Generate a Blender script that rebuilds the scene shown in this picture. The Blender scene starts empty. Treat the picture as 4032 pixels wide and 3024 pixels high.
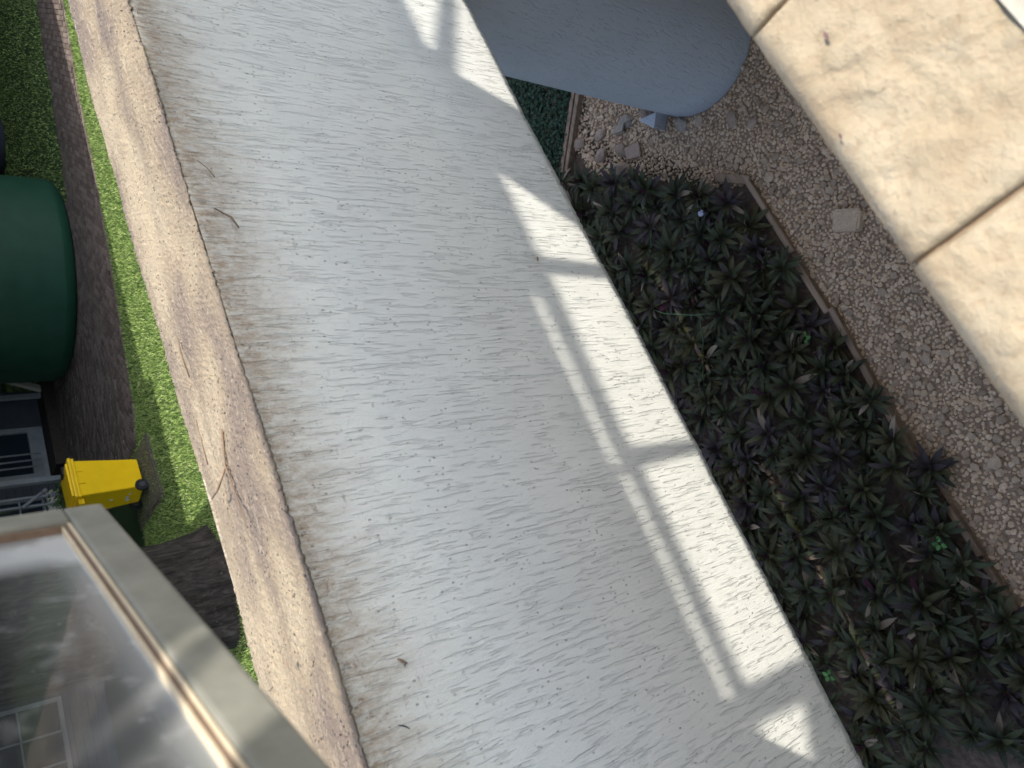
import bpy, bmesh, math, random
import numpy as np
from mathutils import Vector, Matrix, noise
from mathutils.geometry import delaunay_2d_cdt
random.seed(7); rng = np.random.default_rng(7)
S = bpy.context.scene
C = S.collection
HG = 4.1                                   # eye height above the ground

# ---------------------------------------------------------------- camera
ax = Vector((-0.37404765, -0.52132078, -0.76701565))     # picture right in the world
ad = Vector((-0.85261295, 0.51870181, 0.0632423))        # picture down
af = Vector((0.36488288, 0.67762311, -0.63850404))       # viewing direction
cam_d = bpy.data.cameras.new('camera'); cam = bpy.data.objects.new('camera', cam_d); C.objects.link(cam)
M = Matrix((ax, -ad, -af)).transposed().to_4x4(); M.translation = (0, 0, HG)
cam.matrix_world = M
cam_d.sensor_width = 36; cam_d.lens = 3150 / 4032 * 36; cam_d.clip_start = 0.02; cam_d.clip_end = 1000
cam_d.dof.use_dof = True; cam_d.dof.focus_distance = 3.2; cam_d.dof.aperture_fstop = 6.0
S.camera = cam

# ---------------------------------------------------------------- sky and sun
SA, SC = 0.45, 0.577                       # light travels (-SA, 1, -1/SC)
sd = Vector((-SA, 1, -1 / SC)).normalized()
W = bpy.data.worlds.new('World'); S.world = W; W.use_nodes = True
nt = W.node_tree; nt.nodes.clear()
sky = nt.nodes.new('ShaderNodeTexSky'); sky.sky_type = 'NISHITA'; sky.sun_disc = False
sky.sun_elevation = math.asin(-sd.z); sky.sun_rotation = math.atan2(-sd.x, -sd.y)
sky.air_density = 1.0; sky.dust_density = 2.5; sky.ozone_density = 1.0
bg = nt.nodes.new('ShaderNodeBackground'); bg.inputs[1].default_value = 0.15
wo = nt.nodes.new('ShaderNodeOutputWorld')
nt.links.new(sky.outputs[0], bg.inputs[0]); nt.links.new(bg.outputs[0], wo.inputs[0])
sun_d = bpy.data.lights.new('sun', 'SUN'); sun_d.energy = 2.4; sun_d.angle = math.radians(0.5); sun_d.color = (1, 0.96, 0.90)
sun = bpy.data.objects.new('sun', sun_d); C.objects.link(sun)
sun.rotation_euler = sd.to_track_quat('-Z', 'Y').to_euler()
S.view_settings.view_transform = 'Standard'; S.view_settings.look = 'None'
S.view_settings.exposure = 1.3; S.view_settings.gamma = 1; S.view_settings.use_curve_mapping = False
S.render.engine = 'CYCLES'

# ---------------------------------------------------------------- helpers
def link(name, me, mat=None, parent=None):
    o = bpy.data.objects.new(name, me); C.objects.link(o)
    if mat is not None and me is not None and len(me.materials) == 0: me.materials.append(mat)
    if parent is not None: o.parent = parent
    return o
def tag(o, label=None, cat=None, group=None, kind=None):
    if label: o['label'] = label
    if cat: o['category'] = cat
    if group: o['group'] = group
    if kind: o['kind'] = kind
    return o
def empty(name, loc=(0, 0, 0), rz=0):
    o = bpy.data.objects.new(name, None); C.objects.link(o); o.location = loc; o.rotation_euler = (0, 0, rz)
    o.empty_display_size = 0.1
    return o
def pyd(name, vs, fs, smooth=False):
    me = bpy.data.meshes.new(name); me.from_pydata([tuple(v) for v in vs], [], fs); me.update()
    if smooth: me.polygons.foreach_set('use_smooth', [True] * len(me.polygons))
    return me
def bxm(bm, c, s, rot=None, bev=0.0):
    r = bmesh.ops.create_cube(bm, size=1)['verts']
    bmesh.ops.scale(bm, vec=s, verts=r)
    if bev:
        es = list({e for v in r for e in v.link_edges})
        g = bmesh.ops.bevel(bm, geom=es, offset=bev, segments=2, affect='EDGES', profile=0.6)
        r = list({v for v in g['verts']} | {v for f in g['faces'] for v in f.verts} | {v for v in r if v.is_valid})
    if rot is not None: bmesh.ops.rotate(bm, verts=r, cent=(0, 0, 0), matrix=rot)
    bmesh.ops.translate(bm, vec=c, verts=r)
def fin(name, bm, mat, parent=None, smooth=False):
    me = bpy.data.meshes.new(name); bmesh.ops.recalc_face_normals(bm, faces=bm.faces); bm.to_mesh(me); bm.free()
    if smooth: me.polygons.foreach_set('use_smooth', [True] * len(me.polygons))
    return link(name, me, mat, parent)
def box(name, x0, x1, y0, y1, z0, z1, mat, parent=None, bev=0.0):
    bm = bmesh.new(); bxm(bm, ((x0 + x1) / 2, (y0 + y1) / 2, (z0 + z1) / 2), (x1 - x0, y1 - y0, z1 - z0), None, bev)
    return fin(name, bm, mat, parent)
def bar(name, a, b, w, h, mat, parent=None, bev=0.0):
    a = Vector(a); b = Vector(b); d = b - a
    bm = bmesh.new(); q = d.to_track_quat('X', 'Z').to_matrix()
    bxm(bm, (a + b) / 2, (d.length, w, h), q, bev)
    return fin(name, bm, mat, parent)
def tube(bm, pts, rad, n=6):
    rings = []
    for i, p in enumerate(pts):
        p = Vector(p)
        t = (Vector(pts[min(i + 1, len(pts) - 1)]) - Vector(pts[max(i - 1, 0)])).normalized()
        u = t.orthogonal().normalized(); v = t.cross(u)
        r = rad[i] if hasattr(rad, '__len__') else rad
        rings.append([bm.verts.new(p + (u * math.cos(k * 2 * math.pi / n) + v * math.sin(k * 2 * math.pi / n)) * r) for k in range(n)])
    for a, b in zip(rings, rings[1:]):
        for k in range(n): bm.faces.new((a[k], a[(k + 1) % n], b[(k + 1) % n], b[k]))
    bm.faces.new(rings[0]); bm.faces.new(rings[-1])
def lathe(bm, prof, n=48, cx=0, cy=0):
    rings = [[bm.verts.new((cx + r * math.cos(k * 2 * math.pi / n), cy + r * math.sin(k * 2 * math.pi / n), z)) for k in range(n)] for r, z in prof]
    for a, b in zip(rings, rings[1:]):
        for k in range(n): bm.faces.new((a[k], a[(k + 1) % n], b[(k + 1) % n], b[k]))
    bm.faces.new(rings[0]); bm.faces.new(rings[-1])

# ---------------------------------------------------------------- materials
class N:
    def __init__(s, name, rough=0.8):
        s.m = bpy.data.materials.new(name); s.m.use_nodes = True; s.t = s.m.node_tree
        s.b = s.t.nodes['Principled BSDF']; s.b.inputs['Roughness'].default_value = rough
        s.b.inputs['Specular IOR Level'].default_value = 0.3
        s.tc = s.t.nodes.new('ShaderNodeTexCoord')
    def n(s, ty, **kw):
        o = s.t.nodes.new(ty)
        for k, v in kw.items(): setattr(o, k, v)
        return o
    def l(s, a, b): s.t.links.new(a, b)
    def map(s, sc=(1, 1, 1), src='Object', loc=(0, 0, 0), rot=(0, 0, 0)):
        m = s.n('ShaderNodeMapping'); m.inputs['Scale'].default_value = sc; m.inputs['Location'].default_value = loc; m.inputs['Rotation'].default_value = rot
        s.l(s.tc.outputs[src], m.inputs[0]); return m.outputs[0]
    def noise(s, vec, sc, det=4, ro=0.55, dist=0.0):
        o = s.n('ShaderNodeTexNoise'); o.inputs['Scale'].default_value = sc; o.inputs['Detail'].default_value = det
        o.inputs['Roughness'].default_value = ro; o.inputs['Distortion'].default_value = dist; s.l(vec, o.inputs['Vector']); return o.outputs['Fac']
    def vor(s, vec, sc, feature='F1', rnd=1.0):
        o = s.n('ShaderNodeTexVoronoi'); o.feature = feature; o.inputs['Scale'].default_value = sc; o.inputs['Randomness'].default_value = rnd
        s.l(vec, o.inputs['Vector']); return o
    def ramp(s, fac, stops):
        o = s.n('ShaderNodeValToRGB'); e = o.color_ramp.elements
        while len(e) < len(stops): e.new(0.5)
        for i, (p, c) in enumerate(stops):
            e[i].position = p; e[i].color = (*c, 1) if hasattr(c, '__len__') else (c, c, c, 1)
        s.l(fac, o.inputs[0]); return o.outputs[0]
    def mix(s, fac, a, b, bt='MIX'):
        o = s.n('ShaderNodeMix', data_type='RGBA', blend_type=bt)
        for sock, v in ((o.inputs[0], fac), (o.inputs[6], a), (o.inputs[7], b)):
            if hasattr(v, 'is_output'): s.l(v, sock)
            elif hasattr(v, '__len__'): sock.default_value = (*v, 1)
            else: sock.default_value = v
        return o.outputs[2]
    def math(s, op, a, b=0.0, c=None):
        o = s.n('ShaderNodeMath', operation=op)
        for i, v in enumerate((a, b) if c is None else (a, b, c)):
            if hasattr(v, 'is_output'): s.l(v, o.inputs[i])
            else: o.inputs[i].default_value = v
        return o.outputs[0]
    def col(s, c):
        if hasattr(c, 'is_output'): s.l(c, s.b.inputs['Base Color'])
        else: s.b.inputs['Base Color'].default_value = (*c, 1)
    def bump(s, h, dist, st=1.0):
        o = s.n('ShaderNodeBump'); o.inputs['Distance'].default_value = dist; o.inputs['Strength'].default_value = st
        s.l(h, o.inputs['Height']); s.l(o.outputs[0], s.b.inputs['Normal'])
def simple(name, c1, c2, sc=20, rough=0.7, bd=0.002, det=5, stretch=(1, 1, 1)):
    k = N(name, rough); v = k.map(stretch); f = k.noise(v, sc, det)
    k.col(k.ramp(f, [(0.3, c1), (0.7, c2)])); k.bump(f, bd); return k.m
def perobj(k, colr, lo=0.75, hi=1.25):
    oi = k.n('ShaderNodeObjectInfo'); mr = k.n('ShaderNodeMapRange'); mr.inputs[3].default_value = lo; mr.inputs[4].default_value = hi
    k.l(oi.outputs['Random'], mr.inputs[0]); return k.mix(1.0, colr, mr.outputs[0], 'MULTIPLY')

TOPZ = HG - 0.655
def stucco(name, base, dirt_top=None, streak=(150, 150, 14), bd=0.0044, pit=0.5):
    k = N(name, 0.85)
    w = k.noise(k.map((3, 3, 3)), 1.0, 2)
    vm = k.map(streak); dis = k.n('ShaderNodeVectorMath', operation='ADD')
    wn = k.n('ShaderNodeTexNoise'); wn.inputs['Scale'].default_value = 6; k.l(k.map((1, 1, 1)), wn.inputs['Vector'])
    sc = k.n('ShaderNodeVectorMath', operation='SCALE'); sc.inputs['Scale'].default_value = 1.1; k.l(wn.outputs['Color'], sc.inputs[0])
    k.l(vm, dis.inputs[0]); k.l(sc.outputs[0], dis.inputs[1])
    a = k.noise(dis.outputs[0], 1.0, 2, 0.5)
    a2 = k.noise(k.map((streak[0] * .5, streak[1] * .5, streak[2] * .35), loc=(3, 1, 7)), 1.0, 3, 0.5)
    groove = k.ramp(k.math('ADD', k.math('MULTIPLY', a, 0.65), k.math('MULTIPLY', a2, 0.35)), [(0.385, 0.0), (0.46, 1.0)])     # combed grooves
    fine = k.noise(k.map((1, 1, 1)), 260, 3, 0.7)
    v1 = k.vor(k.map((1, 1, .6)), 75); 
    pits = k.ramp(v1.outputs['Distance'], [(0.10, 0.0), (0.19, 1.0)])
    pg = k.ramp(k.noise(k.map((9, 9, 5), loc=(5, 5, 5)), 1.6, 3), [(0.44, 1.0), (0.58, 0.0)])
    pits = k.math('MAXIMUM', pits, pg)
    h = k.math('ADD', k.math('MULTIPLY', groove, 0.55), k.math('ADD', k.math('MULTIPLY', pits, 0.5), k.math('ADD', k.math('MULTIPLY', a, 0.5), k.math('MULTIPLY', fine, 0.5))))
    k.bump(h, bd)
    c = k.mix(k.ramp(w, [(0.3, 0.0), (0.7, 1.0)]), base, tuple(x * 0.93 for x in base))
    c = k.mix(k.math('MULTIPLY', k.math('SUBTRACT', 1.0, groove), 0.17), c, (0.42, 0.41, 0.39))
    c = k.mix(k.math('MULTIPLY', k.math('SUBTRACT', 1.0, pits), pit), c, (0.13, 0.11, 0.09))
    if dirt_top is not None:
        sx = k.n('ShaderNodeSeparateXYZ'); k.l(k.tc.outputs['Object'], sx.inputs[0])
        d = k.math('SUBTRACT', dirt_top, sx.outputs['Z'])                  # distance below the top edge
        sn = k.noise(k.map((34, 34, 4), loc=(2, 2, 2)), 1.0, 6, 0.7, 0.8)
        sb = k.noise(k.map((2.5, 2.5, 1)), 1.3, 3)
        reach = k.math('ADD', k.math('MULTIPLY', sn, 0.26), k.math('ADD', k.math('MULTIPLY', sb, 0.12), -0.09))
        f = k.ramp(k.math('MULTIPLY', k.math('DIVIDE', d, k.math('MAXIMUM', reach, 0.02)), 0.5), [(0.05, 0.95), (0.40, 0.60), (0.60, 0.25), (1.0, 0.0)])
        spk = k.ramp(k.noise(k.map((30, 30, 12)), 2.0, 6, 0.8), [(0.40, 0.35), (0.6, 1.0)])
        c = k.mix(k.math('MULTIPLY', f, spk), c, (0.36, 0.265, 0.175))
        rb = k.ramp(k.noise(k.map((1, 1, 1.6), loc=(9, 3, 1)), 22, 6, 0.8), [(0.58, 0.0), (0.64, 1.0)])
        far = k.ramp(d, [(0.0, 1.0), (0.38, 0.0)])
        c = k.mix(k.math('MULTIPLY', k.math('MULTIPLY', rb, far), 0.55), c, (0.13, 0.05, 0.03))
    k.col(c); return k.m
M_face = stucco('painted_stucco', (0.80, 0.795, 0.745), TOPZ)
M_column = stucco('column_stucco', (0.42, 0.42, 0.42), None, (70, 70, 20), 0.004, 0.12)
def mk_coping():
    k = N('coping_plaster', 0.9)
    a = k.noise(k.map((24, 150, 60), rot=(0, 0, -0.75)), 1.0, 5, 0.7)
    b = k.noise(k.map((1, 1, 1)), 110, 5, 0.75)
    v = k.vor(k.map((1, 1.6, 1)), 66); p = k.ramp(v.outputs['Distance'], [(0.12, 0.0), (0.24, 1.0)])
    pg = k.ramp(k.noise(k.map((1, 1, 1), loc=(3, 3, 3)), 14, 4), [(0.45, 1.0), (0.55, 0.0)])
    p = k.math('MAXIMUM', p, pg)
    shade_bands = k.noise(k.map((2.6, 6.5, 1), rot=(0, 0, .35)), 1.2, 2, 0.4)  # soft dappled tree shade, painted into the colour as broad bands
    c = k.ramp(shade_bands, [(0.34, (0.30, 0.235, 0.18)), (0.5, (0.445, 0.35, 0.235)), (0.62, (0.57, 0.46, 0.305))])
    c = k.mix(k.ramp(a, [(0.52, 0.0), (0.66, 0.55)]), c, (0.66, 0.56, 0.41))
    c = k.mix(k.math('MULTIPLY', k.math('SUBTRACT', 1.0, p), 0.8), c, (0.06, 0.04, 0.03))
    k.col(c); k.bump(k.math('ADD', k.math('MULTIPLY', a, 1.0), k.math('ADD', k.math('MULTIPLY', b, 0.6), k.math('MULTIPLY', p, 0.8))), 0.016)
    return k.m
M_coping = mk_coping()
def mk_sand():
    k = N('sandstone', 0.75)
    a = k.noise(k.map((1, 1, 1)), 9, 6, 0.6, 0.4); b = k.noise(k.map((1, 1, 1)), 70, 5, 0.7)
    c = k.ramp(a, [(0.3, (0.31, 0.24, 0.150)), (0.5, (0.375, 0.305, 0.20)), (0.7, (0.43, 0.36, 0.25))])
    c = k.mix(k.ramp(b, [(0.33, 0.55), (0.5, 0.0)]), c, (0.30, 0.215, 0.13))
    sp = k.ramp(k.vor(k.map((1, 1, 1)), 26).outputs['Distance'], [(0.04, 1.0), (0.09, 0.0)])
    sg = k.ramp(k.noise(k.map((1, 1, 1), loc=(4, 4, 4)), 18, 2), [(0.5, 0.0), (0.6, 0.7)])
    c = k.mix(k.math('MULTIPLY', sp, sg), c, (0.16, 0.10, 0.07))
    k.col(c); k.bump(k.math('ADD', k.math('MULTIPLY', a, 1.5), k.math('MULTIPLY', b, 0.8)), 0.006); return k.m
M_sand = mk_sand()
M_grout = simple('grout', (0.20, 0.14, 0.085), (0.27, 0.19, 0.12), 60, 0.95)
M_white = simple('white_frame', (0.62, 0.63, 0.62), (0.74, 0.74, 0.72), 8, 0.5)
M_concrete = simple('house_render', (0.68, 0.65, 0.58), (0.76, 0.72, 0.65), 7, 0.9, 0.003)
M_soil = simple('soil', (0.06, 0.043, 0.03), (0.13, 0.095, 0.068), 30, 0.95, 0.012, 8)
M_ground = simple('earth', (0.06, 0.05, 0.035), (0.10, 0.08, 0.05), 2, 0.95, 0.01, 8)
def mk_stone(name, c1, c2, c3):
    k = N(name, 0.9); g = k.n('ShaderNodeNewGeometry')
    c = k.ramp(g.outputs['Random Per Island'], [(0.0, c1), (0.5, c2), (1.0, c3)])
    f = k.noise(k.map((1, 1, 1)), 90, 4); c = k.mix(1.0, c, k.ramp(f, [(0.3, 0.75), (0.7, 1.1)]), 'MULTIPLY')
    k.col(perobj(k, c)); k.bump(f, 0.003); return k.m
M_gravel = mk_stone('gravel_stone', (0.36, 0.245, 0.150), (0.42, 0.30, 0.190), (0.49, 0.36, 0.24))
M_rock = mk_stone('rubble', (0.24, 0.165, 0.12), (0.29, 0.205, 0.145), (0.34, 0.25, 0.18))
M_rockgrey = mk_stone('grey_rubble', (0.24, 0.20, 0.155), (0.27, 0.225, 0.175), (0.30, 0.25, 0.195))
def mk_wood():
    k = N('weathered_timber', 0.9); f = k.noise(k.map((2, 45, 45)), 1.0, 6, 0.7, 0.3)
    k.col(perobj(k, k.ramp(f, [(0.3, (0.15, 0.10, 0.065)), (0.55, (0.27, 0.19, 0.125)), (0.75, (0.36, 0.27, 0.19))]), 0.8, 1.1)); k.bump(f, 0.004); return k.m
M_wood = mk_wood()
def mk_leaf(name, top, under, mid=None):
    k = N(name, 0.55); g = k.n('ShaderNodeNewGeometry')
    f = k.noise(k.map((60, 8, 8)), 1.0, 3)
    t = k.mix(k.ramp(f, [(0.3, 0.0), (0.7, 0.6)]), top, tuple(x * 0.6 for x in top))
    k.col(perobj(k, k.mix(g.outputs['Backfacing'], t, under), 0.6, 1.35)); k.bump(f, 0.001)
    k.b.inputs['Specular IOR Level'].default_value = 0.18
    return k.m
M_leaf = [mk_leaf('green_leaf', (0.042, 0.046, 0.020), (0.07, 0.028, 0.045)),
          mk_leaf('olive_leaf', (0.054, 0.050, 0.020), (0.07, 0.028, 0.045)),
          mk_leaf('purple_leaf', (0.050, 0.038, 0.034), (0.10, 0.02, 0.045)),
          mk_leaf('dry_leaf', (0.20, 0.15, 0.10), (0.16, 0.11, 0.07)),
          mk_leaf('wine_leaf', (0.060, 0.012, 0.022), (0.10, 0.012, 0.035))]
M_clover = mk_leaf('fresh_leaf', (0.07, 0.17, 0.04), (0.08, 0.2, 0.05))
M_cover = mk_leaf('ground_cover_leaf', (0.025, 0.065, 0.028), (0.03, 0.06, 0.03))
def mk_grass():
    k = N('grass_blade', 0.6); g = k.n('ShaderNodeNewGeometry')
    k.col(k.ramp(g.outputs['Random Per Island'], [(0.0, (0.07, 0.13, 0.02)), (0.5, (0.21, 0.31, 0.065)), (0.93, (0.42, 0.52, 0.16)), (1.0, (0.48, 0.44, 0.25))])); return k.m
M_grass = mk_grass()
M_lawn = simple('turf', (0.025, 0.05, 0.012), (0.045, 0.08, 0.02), 25, 0.95, 0.02, 8)
def mk_brick():
    k = N('brick', 0.9); g = k.n('ShaderNodeNewGeometry'); oi = k.n('ShaderNodeObjectInfo')
    r = k.math('FRACT', k.math('ADD', g.outputs['Random Per Island'], oi.outputs['Random']))
    c = k.ramp(r, [(0.0, (0.10, 0.075, 0.060)), (0.5, (0.145, 0.112, 0.092)), (1.0, (0.20, 0.16, 0.135))])
    f = k.noise(k.map((1, 1, 1)), 14, 6); k.col(k.mix(1.0, c, k.ramp(f, [(0.3, 0.65), (0.7, 1.1)]), 'MULTIPLY')); k.bump(f, 0.004); return k.m
M_brick = mk_brick()
M_tank = simple('green_plastic', (0.010, 0.050, 0.028), (0.015, 0.064, 0.036), 3, 0.5, 0.001)
M_tankfar = simple('blue_grey_plastic', (0.05, 0.06, 0.08), (0.06, 0.07, 0.09), 3, 0.5, 0.001)
M_yellow = simple('yellow_plastic', (0.90, 0.55, 0.006), (0.98, 0.61, 0.008), 6, 0.4, 0.0005)
M_black = simple('black_rubber', (0.012, 0.012, 0.012), (0.022, 0.022, 0.022), 10, 0.7)
M_sash = simple('sash_paint', (0.20, 0.195, 0.155), (0.30, 0.285, 0.23), 22, 0.6, 0.002, 4)
M_putty = simple('cream_putty', (0.60, 0.48, 0.31), (0.70, 0.58, 0.40), 60, 0.7, 0.002)
M_rust = simple('brown_joint', (0.17, 0.11, 0.07), (0.24, 0.16, 0.11), 60, 0.9)
M_siding = simple('house_siding', (0.07, 0.08, 0.10), (0.09, 0.10, 0.12), 3, 0.8)
M_trim = simple('painted_trim', (0.24, 0.26, 0.29), (0.31, 0.33, 0.35), 5, 0.6)
M_beige = simple('beige_trim', (0.42, 0.40, 0.34), (0.50, 0.47, 0.40), 5, 0.6)
M_dark = simple('dark_interior', (0.01, 0.012, 0.016), (0.02, 0.022, 0.028), 3, 0.5)
def mk_pane():
    k = N('house_glass', 0.06); k.col((0.02, 0.03, 0.045)); k.b.inputs['Specular IOR Level'].default_value = 0.6; return k.m
M_pane = mk_pane()
M_blocker = simple('blocker_sheet', (0.30, 0.30, 0.29), (0.38, 0.37, 0.35), 4, 0.8)
def mk_bark():
    k = N('bark', 0.95); f = k.noise(k.map((11, 11, 2.6)), 1.0, 8, 0.72, 0.8); l = k.noise(k.map((1, 1, 1)), 7, 5, 0.7)
    c = k.ramp(f, [(0.36, (0.010, 0.008, 0.007)), (0.52, (0.045, 0.037, 0.030)), (0.68, (0.10, 0.085, 0.072))])
    c = k.mix(k.ramp(l, [(0.64, 0.0), (0.70, 0.5)]), c, (0.17, 0.17, 0.15))
    k.col(c); k.bump(f, 0.06); return k.m
M_bark = mk_bark()
def mk_glass():
    k = N('sash_glass'); t = k.t; out = t.nodes['Material Output']; t.nodes.remove(k.b)
    tr = k.n('ShaderNodeBsdfTransparent'); tr.inputs[0].default_value = (0.66, 0.69, 0.71, 1)
    gl = k.n('ShaderNodeBsdfGlossy'); gl.inputs['Roughness'].default_value = 0.03
    fr = k.n('ShaderNodeFresnel'); fr.inputs[0].default_value = 1.5
    m1 = k.n('ShaderNodeMixShader'); k.l(fr.outputs[0], m1.inputs[0]); k.l(tr.outputs[0], m1.inputs[1]); k.l(gl.outputs[0], m1.inputs[2])
    df = k.n('ShaderNodeBsdfDiffuse'); df.inputs[0].default_value = (0.62, 0.62, 0.60, 1)
    uv = k.n('ShaderNodeSeparateXYZ'); k.l(k.tc.outputs['Object'], uv.inputs[0])
    # grime: a milky film along the frame and dried splashes
    dx = k.math('SUBTRACT', SASH_L - 0.047, uv.outputs['X']); dz = k.math('SUBTRACT', uv.outputs['Z'], 0.052)
    film = k.math('ADD', k.ramp(dx, [(0.0, 0.25), (0.02, 0.7), (0.045, 0.75), (0.085, 0.02)]), k.ramp(dz, [(0.0, 0.4), (0.02, 0.12), (0.08, 0.0)]))
    sp = k.ramp(k.noise(k.map((1, 1, 1)), 26, 5, 0.6), [(0.55, 0.0), (0.72, 0.35)])
    sg = k.ramp(dz, [(0.0, 1.0), (0.09, 0.7), (0.22, 0.0)])
    wv = k.noise(k.map((1, 1, 1)), 11, 4)
    d = k.math('MULTIPLY', k.math('MINIMUM', k.math('ADD', k.math('ADD', film, k.math('MULTIPLY', sp, sg)), k.math('MULTIPLY', wv, 0.05)), 0.9), 0.85)
    m2 = k.n('ShaderNodeMixShader'); k.l(d, m2.inputs[0]); k.l(m1.outputs[0], m2.inputs[1]); k.l(df.outputs[0], m2.inputs[2])
    k.l(m2.outputs[0], out.inputs[0]); return k.m
SASH_L = 0.82
M_glass = mk_glass()

# ---------------------------------------------------------------- ground, lawn, beds
def sheet(name, poly, z, mat, sub=0):
    me = pyd(name, [(x, y, z) for x, y in poly], [tuple(range(len(poly)))])
    o = link(name, me, mat); return tag(o, kind='structure')
sheet('ground', [(-150, -150), (150, -150), (150, 150), (-150, 150)], -0.02, M_ground)
sheet('soil_bed', [(-3, 0.2), (6, 0.2), (6, 6), (-3, 6)], -0.004, M_soil)
sheet('lawn', [(-6, 6), (40, 6), (40, 30), (-6, 30)], -0.004, M_lawn)

def grass(name, n, x0, x1, y0, y1, hgt, label, keep=None, wid=0.006):
    xs = rng.uniform(x0, x1, n); ys = rng.uniform(y0, y1, n)
    if keep is not None: m = np.array([keep(a, b) for a, b in zip(xs, ys)]); xs, ys = xs[m], ys[m]
    n = len(xs); th = rng.uniform(0, 6.28, n); h = hgt * rng.uniform(0.5, 1.2, n)
    lx = rng.normal(0, 0.45, n) * h; ly = rng.normal(0, 0.45, n) * h; dx = np.cos(th) * wid; dy = np.sin(th) * wid
    V = np.zeros((n, 3, 3)); V[:, 0] = np.c_[xs - dx, ys - dy, np.zeros(n)]; V[:, 1] = np.c_[xs + dx, ys + dy, np.zeros(n)]; V[:, 2] = np.c_[xs + lx, ys + ly, h]
    me = bpy.data.meshes.new(name); me.vertices.add(3 * n); me.vertices.foreach_set('co', V.ravel())
    me.loops.add(3 * n); me.loops.foreach_set('vertex_index', np.arange(3 * n)); me.polygons.add(n)
    me.polygons.foreach_set('loop_start', np.arange(n) * 3); me.polygons.foreach_set('loop_total', np.full(n, 3)); me.update(); me.validate()
    return tag(link(name, me, M_grass), label, 'grass', kind='stuff')
PATHR = [(2.0, 14.9), (5.0, 14.9), (7.0, 14.9), (7.11, 14.35), (7.72, 13.98), (8.3, 13.86), (9.22, 13.66), (10.68, 13.30), (12.1, 13.05), (13.1, 12.93), (14.56, 12.8), (17, 12.3), (24, 11.4)]
def path_right(x):
    for (a, b), (c, d) in zip(PATHR, PATHR[1:]):
        if a <= x <= c: return b + (d - b) * (x - a) / (c - a)
    return 12
def path_left(x):
    return 20.3 if x < 12.5 else (15.2 - (x - 14) * 0.20 if x > 14 else 20.3 - (x - 12.5) * 3.4)
def on_path(x, y): return x > 7.1 and path_right(x) < y < path_left(x)
tag(grass('lawn_grass', 140000, 1.0, 19, 11.0, 15.2, 0.05, 'short green lawn grass, a sunlit strip along the back of the high plaster beam', lambda x, y: not on_path(x, y) and y < path_left(x)))
grass('shaded_grass', 70000, 12, 34, 14.0, 27, 0.05, 'dark lawn in shade beyond the brick path', lambda x, y: not on_path(x, y) and y > path_left(x), 0.008)

# brick path: individual bricks laid at 45 degrees, nearest ones as parts
path = sheet('brick_path', [(7.1, 14.35)] + PATHR[4:] + [(24, 13.2), (14, 15.2), (12.5, 20.3), (7.1, 20.3)], 0.004, simple('path_sand', (0.07, 0.055, 0.045), (0.10, 0.08, 0.065), 30, 0.95))
bl, bw, bh = 0.225, 0.11, 0.05
def brick_mesh(jit):
    bm = bmesh.new(); bxm(bm, (0, 0, 0), (bl - 0.012, bw - 0.012, bh)); 
    me = bpy.data.meshes.new('brick'); bm.to_mesh(me); bm.free(); me.materials.append(M_brick); return me
bmeshs = [brick_mesh(0)]
cells = []
for i in range(-220, 220):
    for j in range(-220, 220):
        for (u, v, r) in (((i * bl) + (j % 2) * bl / 2, j * bw, 0),):
            for zone in (0, 1):
                a = math.radians(38 if zone == 0 else -20)
                x = 12 + u * math.cos(a) - v * math.sin(a); y = 16 + u * math.sin(a) + v * math.cos(a)
                if not (7.1 < x < 22 and 11 < y < 20.3): continue
                # diagonal seam where the pattern turns
                side = 0 if (x > 8.9 + (y - 14.1) * 0.9 or (y - path_right(x) < 1.0)) else 1
                if side != zone or not on_path(x, y): continue
                if y - path_right(x) < 0.13: continue
                cells.append((x * x + y * y, x, y, a))
# border course along the grass edge
bx = 7.3
while bx < 20:
    y = path_right(bx); a = math.atan2(path_right(bx + 0.1) - y, 0.1)
    cells.append((bx * bx + y * y, bx, y + 0.06, a)); bx += bl * math.cos(a)
cells.sort()
for _, x, y, a in cells[:300]:
    b = link('brick', bmeshs[0], None, path); b.location = (x, y, 0.004 + rng.uniform(-0.004, 0.006)); b.rotation_euler = (rng.normal(0, .012), rng.normal(0, .012), a + rng.normal(0, .015))
vs, fs = [], []
for _, x, y, a in cells[300:]:
    c, s = math.cos(a), math.sin(a); L, w = (bl - .012) / 2, (bw - .012) / 2; z = 0.024 + rng.uniform(-.004, .006); k = len(vs)
    for q, zz in ((1, -0.01), (1, z)):
        for px, py in ((-L, -w), (L, -w), (L, w), (-L, w)): vs.append((x + px * c - py * s, y + px * s + py * c, zz))
    fs += [(k + 4, k + 5, k + 6, k + 7)] + [(k + i, k + (i + 1) % 4, k + 4 + (i + 1) % 4, k + 4 + i) for i in range(4)]
tag(link('far_bricks', pyd('far_bricks', vs, fs), M_brick, path), kind='stuff')

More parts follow.
